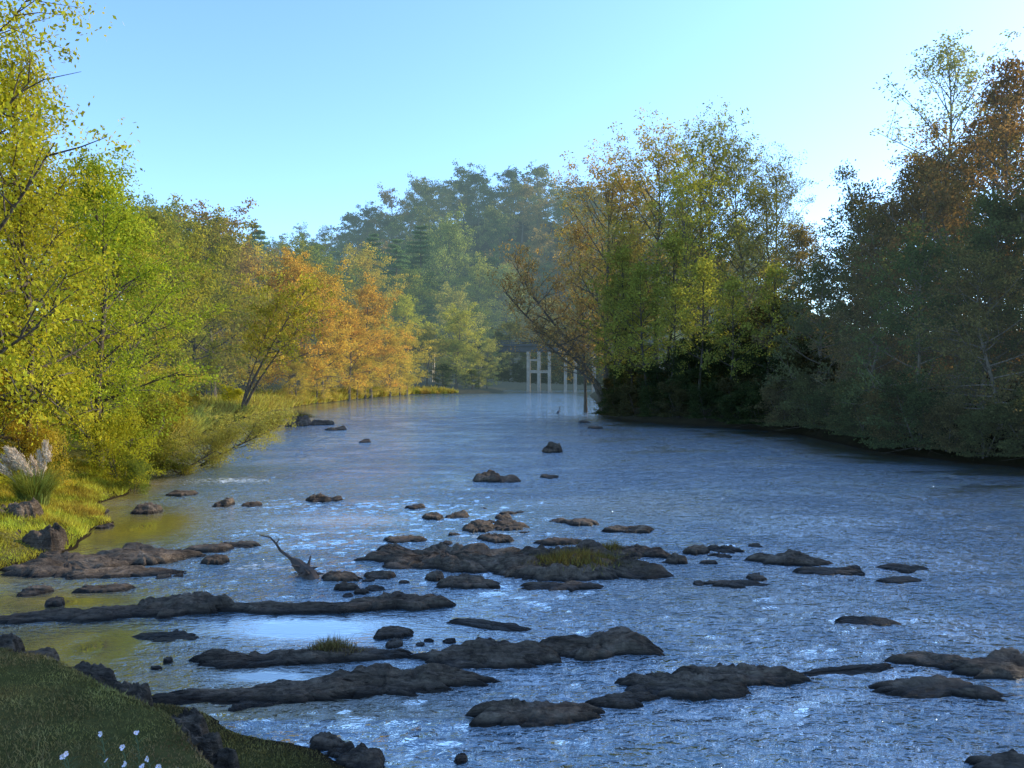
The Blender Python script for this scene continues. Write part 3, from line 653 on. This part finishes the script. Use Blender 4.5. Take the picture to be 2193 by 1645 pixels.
for (x, y, h) in [(12.2, 86, 3.0), (14.4, 80.5, 3.6), (15.8, 77, 4.2), (18.5, 73.5, 4.5), (21.5, 70.5, 5.0), (23.5, 67, 5), (13.8, 92, 5), (20.5, 77, 6), (23.8, 62.5, 4.5), (25.5, 72, 7), (20.4, 67.8, 3.2), (17.2, 73.8, 3.2),
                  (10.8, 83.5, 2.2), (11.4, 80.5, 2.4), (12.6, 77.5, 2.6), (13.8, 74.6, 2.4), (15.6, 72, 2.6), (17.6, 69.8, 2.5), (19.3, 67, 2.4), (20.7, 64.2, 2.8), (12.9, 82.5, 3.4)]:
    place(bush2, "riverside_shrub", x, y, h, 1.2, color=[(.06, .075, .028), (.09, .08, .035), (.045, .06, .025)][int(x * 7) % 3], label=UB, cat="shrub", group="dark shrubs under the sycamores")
# right dark wall
D_ = "dense dark tree with reddish-brown leaves shading the water"
GD = "shaded trees along the river bank"
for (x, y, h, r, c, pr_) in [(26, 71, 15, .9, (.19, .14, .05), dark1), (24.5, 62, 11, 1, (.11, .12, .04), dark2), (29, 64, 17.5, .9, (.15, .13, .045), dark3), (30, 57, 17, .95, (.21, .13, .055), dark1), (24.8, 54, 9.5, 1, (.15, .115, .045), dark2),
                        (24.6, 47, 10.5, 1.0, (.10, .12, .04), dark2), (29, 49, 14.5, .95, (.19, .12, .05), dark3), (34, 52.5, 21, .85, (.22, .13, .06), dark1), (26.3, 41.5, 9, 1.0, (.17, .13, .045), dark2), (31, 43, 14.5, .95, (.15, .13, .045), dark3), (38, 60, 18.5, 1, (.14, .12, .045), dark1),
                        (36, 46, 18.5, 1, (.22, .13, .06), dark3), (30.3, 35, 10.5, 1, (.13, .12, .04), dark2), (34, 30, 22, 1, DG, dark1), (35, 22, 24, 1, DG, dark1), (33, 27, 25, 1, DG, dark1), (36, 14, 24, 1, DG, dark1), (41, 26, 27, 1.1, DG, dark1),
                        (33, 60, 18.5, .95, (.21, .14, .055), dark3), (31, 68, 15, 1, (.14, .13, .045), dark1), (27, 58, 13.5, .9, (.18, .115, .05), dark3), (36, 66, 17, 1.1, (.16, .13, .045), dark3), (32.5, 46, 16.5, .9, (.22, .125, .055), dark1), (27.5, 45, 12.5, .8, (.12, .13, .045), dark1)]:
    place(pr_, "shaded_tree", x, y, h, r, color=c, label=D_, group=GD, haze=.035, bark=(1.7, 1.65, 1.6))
AT = "tall thin-crowned tree rising above the dark wood"
place(airy, "airy_tree", 38, 68, 27, 1.15, 0, (.26, .26, .08), label=AT, haze=.1)
place(airy, "airy_tree", 45, 66, 24, 1.0, 2, (.24, .18, .07), label=AT, haze=.1)
for i, (x, y, h) in enumerate([(22.6, 50.5, 3.4), (22.6, 46, 2.6), (22.8, 43, 3.2), (24.2, 39.5, 2.4), (26.5, 36, 3), (22.6, 54, 2.8), (22.6, 58, 3.5), (21.8, 61.5, 3.0), (28, 32, 3.2), (25.6, 37.6, 2.6), (23.4, 41.2, 2.2), (22.3, 48.3, 2.2)]):
    place(bush2, "riverside_shrub", x, y, h, 1.15, color=[(.10, .10, .035), (.13, .10, .04), (.07, .085, .03)][i % 3], haze=.02, label="dark shrub trailing its branches in the water", cat="shrub", group="shrubs trailing in the river")

# ------------------------------------------------------------------ grass
GRASS = leaf_material("grass_blade", 0.06, .35)
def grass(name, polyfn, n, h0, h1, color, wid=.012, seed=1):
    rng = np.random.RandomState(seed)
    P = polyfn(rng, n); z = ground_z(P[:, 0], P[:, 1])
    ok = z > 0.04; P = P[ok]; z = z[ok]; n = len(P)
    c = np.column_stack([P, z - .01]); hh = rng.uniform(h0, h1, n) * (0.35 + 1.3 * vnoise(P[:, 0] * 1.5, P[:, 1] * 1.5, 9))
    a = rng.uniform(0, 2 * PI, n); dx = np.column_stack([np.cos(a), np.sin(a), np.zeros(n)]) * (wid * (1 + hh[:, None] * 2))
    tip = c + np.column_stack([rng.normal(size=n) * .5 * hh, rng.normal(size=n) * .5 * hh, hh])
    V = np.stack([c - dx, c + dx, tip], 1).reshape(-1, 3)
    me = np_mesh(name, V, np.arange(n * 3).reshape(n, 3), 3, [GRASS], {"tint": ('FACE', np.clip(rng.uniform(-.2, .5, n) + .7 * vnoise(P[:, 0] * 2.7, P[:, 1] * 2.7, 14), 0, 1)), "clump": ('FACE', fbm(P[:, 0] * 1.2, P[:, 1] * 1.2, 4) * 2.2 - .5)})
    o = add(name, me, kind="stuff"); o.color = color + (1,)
    return o
def rect(x0, x1, y0, y1):
    return lambda rng, n: np.column_stack([rng.uniform(x0, x1, n), rng.uniform(y0, y1, n)])
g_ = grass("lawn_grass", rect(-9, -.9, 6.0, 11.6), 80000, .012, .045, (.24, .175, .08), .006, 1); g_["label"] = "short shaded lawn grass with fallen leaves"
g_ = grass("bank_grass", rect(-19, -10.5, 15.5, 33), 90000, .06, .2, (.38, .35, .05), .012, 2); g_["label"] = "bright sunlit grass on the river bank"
def along(rng, n):
    t = rng.uniform(42, 185, n); xe = np.interp(t, [42, 60, 80, 93, 119, 150, 176, 185], [-19, -24, -28, -30, -31, -28, -23, -13])
    return np.column_stack([xe - rng.exponential(2.0, n) + .2, t])
g_ = grass("riverside_grass", along, 60000, .4, 1.1, (.36, .31, .08), .03, 3); g_["label"] = "tall yellowing grass fringing the river bank"
def tuft(x, y, z, rx, ry, n, h, color, label, name="grass_tuft"):
    rng = np.random.RandomState(int(abs(x * 100) + y))
    P = rng.normal(size=(n, 2)) * [rx, ry]
    hh = rng.uniform(.4, 1, n) * h * np.exp(-(P[:, 0] / rx / 1.8) ** 2)
    c = np.column_stack([P, np.full(n, -.05)]); a = rng.uniform(0, 2 * PI, n)
    dx = np.column_stack([np.cos(a), np.sin(a), np.zeros(n)]) * .008
    tip = c + np.column_stack([rng.normal(size=n) * .4 * hh, rng.normal(size=n) * .4 * hh, hh])
    me = np_mesh(name, np.stack([c - dx, c + dx, tip], 1).reshape(-1, 3), np.arange(n * 3).reshape(n, 3), 3, [GRASS], {"tint": ('FACE', rng.uniform(0, 1, n)), "clump": ('FACE', rng.uniform(0, 1, n))})
    o = add(name, me, (x, y, z), label=label, category="grass"); o.color = color + (1,)
x, y = W(710, 1408); tuft(x, y, .14, .22, .08, 700, .28, (.18, .13, .06), "dry grass tuft growing on a rock ledge")
x, y = W(1240, 1218); tuft(x, y, .26, .6, .35, 2500, .28, (.18, .135, .045), "low grass patch covering part of the rock island")
x, y = W(1310, 1187); tuft(x, y, .15, .2, .15, 400, .28, (.14, .11, .04), "small grass tuft on a mid-river rock")
x, y = W(640, 907); tuft(x, y, .6, .8, .5, 900, .9, (.13, .11, .04), "weeds growing on top of a dark rock")

# pampas grass
PL = simple_mat("pampas_plume", (.6, .47, .32), .9, .25, 8)
def pampas(x, y, s):
    z = float(ground_z(np.array([x]), np.array([y]))[0])
    e = add("pampas_grass", None, (x, y, z), scale=(s, s, s), label="pampas grass clump with pale feathery plumes on the bank", category="plant")
    rng = np.random.RandomState(5)
    V = []; F = []; n = 1900
    for i in range(n):
        a = rng.uniform(0, 2 * PI); r0 = rng.uniform(0, .4); L = rng.uniform(.9, 1.7); sp_ = rng.uniform(.3, 1.0)
        d_ = np.array([math.cos(a), math.sin(a)]); side = np.array([-d_[1], d_[0], 0]) * .012; b0 = len(V)
        for q in (0, .35, .7, 1):
            p_ = np.array([d_[0] * (r0 + sp_ * q * q * L * .7), d_[1] * (r0 + sp_ * q * q * L * .7), L * (q - .45 * sp_ * q * q)])
            V.append(p_ - side * (1.05 - q)); V.append(p_ + side * (1.05 - q))
        for j in range(3): F.append((b0 + 2 * j, b0 + 2 * j + 1, b0 + 2 * j + 3, b0 + 2 * j + 2))
    me = np_mesh("pampas_leaves", V, F, 4, [GRASS], {"tint": ('FACE', rng.uniform(0, 1, len(F))), "clump": ('FACE', rng.uniform(0, 1, len(F)))})
    o = add("leaves", me, parent=e); o.color = (.22, .25, .06, 1)
    for k_ in range(12):
        V = []; F = []; a = rng.uniform(-.85, .6); b_ = rng.uniform(-.4, .4); Lz = rng.uniform(.9, 1.5)
        P = [np.array([a * q * 1.2, b_ * q, Lz * q]) for q in np.linspace(0, 1, 6)]
        tube(V, F, P, [.012] * 6, 4)
        ax = P[-1] - P[-2]; ax /= np.linalg.norm(ax); ax = ax + np.array([-.45, 0, 0]); ax /= np.linalg.norm(ax)
        for i in range(520):
            q = rng.uniform(0, 1); r = .08 * math.sin(PI * min(1, q * .85 + .12)) + .01
            c_ = P[-1] + ax * (q * .6 - .1) + rng.normal(size=3) * r * .6; dd = ax * .09 + rng.normal(size=3) * .03; sd_ = np.cross(dd, rng.normal(size=3)); sd_ = sd_ / np.linalg.norm(sd_) * .008
            b0 = len(V); V += [c_ - sd_, c_ + sd_, c_ + dd + sd_ * .3, c_ + dd - sd_ * .3]; F.append((b0, b0 + 1, b0 + 2, b0 + 3))
        add("plume", np_mesh("plume", V, F, 4, [PL]), parent=e)
pampas(-14.5, 23.3, 1.0)

# flowers
PET = simple_mat("flower_petal", (.8, .68, .72), .6, .15, 10); YC = simple_mat("flower_centre", (.6, .4, .05), .8, .1, 30); STM = simple_mat("flower_stem", (.08, .11, .04), .7, .2, 10)
def flower(x, y, h, tx, ty, s, sd_):
    rng = np.random.RandomState(sd_)
    z = float(ground_z(np.array([x]), np.array([y]))[0])
    e = add("cosmos_flower", None, (x, y, z), label="pale pink cosmos flower on a thin stem above the lawn", category="flower"); e["group"] = "cosmos flowers on the lawn"
    V = []; F = []; P = [np.array([0.04 * math.sin(q * 3), 0, h * q]) for q in np.linspace(0, 1, 6)]
    tube(V, F, P, [.004] * 6, 5)
    for q in (.2, .35, .5, .65, .8):
        p0 = np.array([0.04 * math.sin(q * 3), 0, h * q])
        for sg in (-1, 1): tube(V, F, [p0, p0 + np.array([sg * .04, .02, .04]), p0 + np.array([sg * .08, .03, .05])], [.003, .002, .001], 3)
    add("stem", np_mesh("stem", V, F, 4, [STM], smooth_shade=True), parent=e)
    V = []; F = []
    for k_ in range(6):
        a = 2 * PI * k_ / 6 + rng.uniform(-.2, .2); u_ = np.array([math.cos(a), math.sin(a), 0]); v_ = np.array([-u_[1], u_[0], 0]); b0 = len(V); l_ = rng.uniform(.75, 1.15); up = rng.uniform(.1, .7)
        for (q, w_) in ((.1, .1), (.5, .34), (.85, .38), (1.0, .2)):
            V.append(s * l_ * (u_ * q - v_ * w_ + np.array([0, 0, up * q * q]))); V.append(s * l_ * (u_ * q + v_ * w_ + np.array([0, 0, up * q * q + .06])))
        for j in range(3): F.append((b0 + 2 * j, b0 + 2 * j + 1, b0 + 2 * j + 3, b0 + 2 * j + 2))
    hp = (P[-1][0], 0, h)
    add("petals", np_mesh("petals", V, F, 4, [PET], smooth_shade=True), hp, e, (tx, ty, 0))
    V = []; F = []
    for j in range(4):
        for i in range(8):
            a = 2 * PI * i / 8; r = s * .2 * math.cos(j * .5); V.append(np.array([r * math.cos(a), r * math.sin(a), s * (.03 + .18 * math.sin(j * .5))]))
    for j in range(3):
        for i in range(8): F.append((j * 8 + i, j * 8 + (i + 1) % 8, j * 8 + 8 + (i + 1) % 8, j * 8 + 8 + i))
    F.append(tuple(range(24, 32)))
    add("flower_centre", np_mesh("flower_centre", V, F, None, [YC], smooth_shade=True), hp, e, (tx, ty, 0))
for i, (u, v, tx, ty) in enumerate([(128, 1590, 1.2, .5), (222, 1606, .3, -.9), (256, 1590, 1.0, .9), (284, 1572, .4, .8), (310, 1586, 1.3, -.7), (374, 1624, .5, .9), (134, 1610, .5, 1.1), (262, 1640, .9, -.8), (334, 1600, 1.2, .8),
                                   (180, 1632, .8, .4), (300, 1628, .6, -.5), (210, 1580, 1.1, -.4), (352, 1640, 1.2, .2)]):
    x, y = W(u, v, 1.3)
    flower(x, y, .3 + .06 * ((i * 5) % 4), tx, ty, .024, i)

# ------------------------------------------------------------------ driftwood
WOOD = simple_mat("driftwood", (.075, .05, .035), .85, .5, 6)
x0, y0 = W(665, 1240)
e = add("driftwood_snag", None, (x0, y0, 0), label="dark driftwood stump with one bare branch reaching up", category="driftwood")
V = []; F = []
rng = np.random.RandomState(3)
P = [np.array(p_) for p_ in [(.15, -.15, -.1), (-.02, .05, .04), (-.22, .3, .1), (-.42, .5, .18), (-.58, .62, .26)]]
tube(V, F, P, [.12, .17, .15, .13, .07], 9)
for i in range(12):
    a = rng.uniform(0, 6.28); p_ = P[rng.randint(1, 4)]; d_ = np.array([math.cos(a), math.sin(a), .2 + rng.uniform(0, .5)])
    tube(V, F, [p_, p_ + d_ * .16, p_ + d_ * .28 + rng.normal(size=3) * .06], [.06, .04, .012], 5)
add("stump", np_mesh("stump", V, F, 4, [WOOD]), parent=e)
V = []; F = []
P = [np.array(p_) for p_ in [(-.5, .55, .22), (-.72, .65, .36), (-.88, .68, .46), (-.98, .68, .62), (-1.12, .7, .76), (-1.38, .7, .82)]]
tube(V, F, P, [.05, .04, .034, .027, .022, .01], 6)
tube(V, F, [P[3], P[3] + np.array([.07, 0, .10])], [.018, .008], 4)
add("branch", np_mesh("branch", V, F, 4, [WOOD], smooth_shade=True), parent=e)

# ------------------------------------------------------------------ heron
HM = simple_mat("heron_feather", (.10, .11, .13), .8, .3, 8)
x0, y0 = W(1196, 895)
e = bpy.data.meshes.new("heron")
pts = [(0, 0, .62), (-.22, 0, .52), (.18, 0, .72), (.26, 0, .86), (.2, 0, .98), (.24, 0, 1.08), (.32, 0, 1.09), (.5, 0, 1.06), (-.42, 0, .42), (0, .05, .45), (.02, .05, .22), (0, .05, -.05), (0, -.05, .45), (.03, -.05, .22), (.02, -.05, -.05)]
eds = [(0, 1), (0, 2), (2, 3), (3, 4), (4, 5), (5, 6), (6, 7), (1, 8), (0, 9), (9, 10), (10, 11), (0, 12), (12, 13), (13, 14)]
e.from_pydata(pts, eds, []); e.materials.append(HM)
o = add("heron", e, (x0, y0, 0), rot=(0, 0, 1.0), scale=(1.0, 1.0, 1.05), label="grey heron standing in the shallows", category="bird")
md = o.modifiers.new("skin", 'SKIN')
rad_ = [.12, .1, .07, .04, .035, .04, .045, .008, .03, .03, .016, .016, .03, .016, .016]
for i, r in enumerate(rad_): e.skin_vertices[0].data[i].radius = (r, r)
e.skin_vertices[0].data[0].use_root = True
ms_ = o.modifiers.new("sub", 'SUBSURF'); ms_.levels = 1; ms_.render_levels = 1

# ------------------------------------------------------------------ bridge
CON = simple_mat("bridge_concrete", (.38, .31, .22), .85, .25, 1.0, haze=True); STL = simple_mat("bridge_steel", (.05, .05, .048), .6, .3, 1.0, haze=True)
def box(V, F, x0, x1, y0, y1, z0, z1):
    b0 = len(V)
    V += [(x0, y0, z0), (x1, y0, z0), (x1, y1, z0), (x0, y1, z0), (x0, y0, z1), (x1, y0, z1), (x1, y1, z1), (x0, y1, z1)]
    for f in ((0, 3, 2, 1), (4, 5, 6, 7), (0, 1, 5, 4), (1, 2, 6, 5), (2, 3, 7, 6), (3, 0, 4, 7)): F.append(tuple(b0 + i for i in f))
bz = 12.2
br = add("bridge", None, (0, 208, 0), rot=(0, 0, -.06), label="low concrete and steel road bridge on tall piers across the river", category="bridge")
def bpart(name, boxes, mat, parent):
    V = []; F = []
    for bx in boxes: box(V, F, *bx)
    o = add(name, np_mesh(name, V, F, None, [mat]), parent=parent); o.color = (1, 1, 1, .92); return o
bpart("deck", [(-50, 60, -4.5, 4.5, bz, bz + .45)], STL, br)
for yy in (-3.6, -1.2, 1.2, 3.6):
    bpart("girder", [(-50, 60, yy - .2, yy + .2, bz - 1.5, bz - .003)], STL, br)
for yy in (-4.4, 4.3):
    bx = [(-50, 60, yy, yy + .12, bz + 1.3, bz + 1.45), (-50, 60, yy + .02, yy + .1, bz + .85, bz + .95)]
    for xx in np.arange(-50, 60, 2.5): bx.append((xx, xx + .18, yy + .01, yy + .11, bz + .45, bz + 1.3))
    bpart("railing", bx, STL, br)
PX = [-34, -22, -9, 4.5, 7.3, 10.1, 14.4, 17, 22, 31]
for xx in PX:
    bx = [(xx - .4, xx + .4, -4.3, 4.3, bz - 2.3, bz - 1.51)]
    pr = bpart("pier", bx, CON, br)
    for yy in (-3.2, 0, 3.2): bpart("column", [(xx - .4, xx + .4, yy - .4, yy + .4, -1, bz - 2.303)], CON, pr)
    for (ya, yb) in ((-2.79, -.41), (.41, 2.79)): bpart("brace", [(xx - .25, xx + .25, ya, yb, 5.2, 5.9)], CON, pr)
for a_ in (4.5, 7.3):
    bpart("cross_beam", [(a_ + .41, a_ + 2.39, -3.4, -3.0, 5.0, 5.8)], CON, br)
bpart("cross_beam", [(4.91, 6.89, -3.4, -3.0, 8.2, 8.7)], CON, br)

# ------------------------------------------------------------------ light, sky, camera
AZ = math.radians(67); EL = math.radians(28)
S = Vector((math.sin(AZ) * math.cos(EL), math.cos(AZ) * math.cos(EL), math.sin(EL)))
sun = bpy.data.lights.new("sun", 'SUN'); sun.energy = 5.0; sun.angle = math.radians(.5); sun.color = (1, .88, .66)
so = bpy.data.objects.new("sun", sun); so.rotation_euler = (-S).to_track_quat('-Z', 'Y').to_euler(); COL.objects.link(so)
w = bpy.data.worlds.new("World"); scene.world = w; w.use_nodes = True
nt = w.node_tree; nt.nodes.clear()
sky = nt.nodes.new("ShaderNodeTexSky"); sky.sky_type = 'NISHITA'; sky.sun_disc = False; sky.sun_elevation = EL; sky.sun_rotation = AZ
sky.air_density = 1.0; sky.dust_density = .6; sky.ozone_density = 2.0
tint = mixc(nt, 1.0, sky.outputs[0], (1.75, 2.2, 2.75), 'MULTIPLY')
bg = nt.nodes.new("ShaderNodeBackground"); bg.inputs[1].default_value = .15
wo = nt.nodes.new("ShaderNodeOutputWorld")
nt.links.new(tint, bg.inputs[0]); nt.links.new(bg.outputs[0], wo.inputs[0])

cam = bpy.data.cameras.new("camera"); cam.sensor_width = 36; cam.lens = 770 / 1024 * 36; cam.clip_end = 6000
co = bpy.data.objects.new("camera", cam); co.location = (0, 0, CAM_H); co.rotation_euler = (math.radians(90 - .67), 0, 0); COL.objects.link(co)
scene.camera = co
scene.view_settings.view_transform = 'Standard'; scene.view_settings.look = 'None'; scene.view_settings.exposure = 0
print("objects", len(bpy.data.objects), "rocks", rock_i[0], "hill", k)
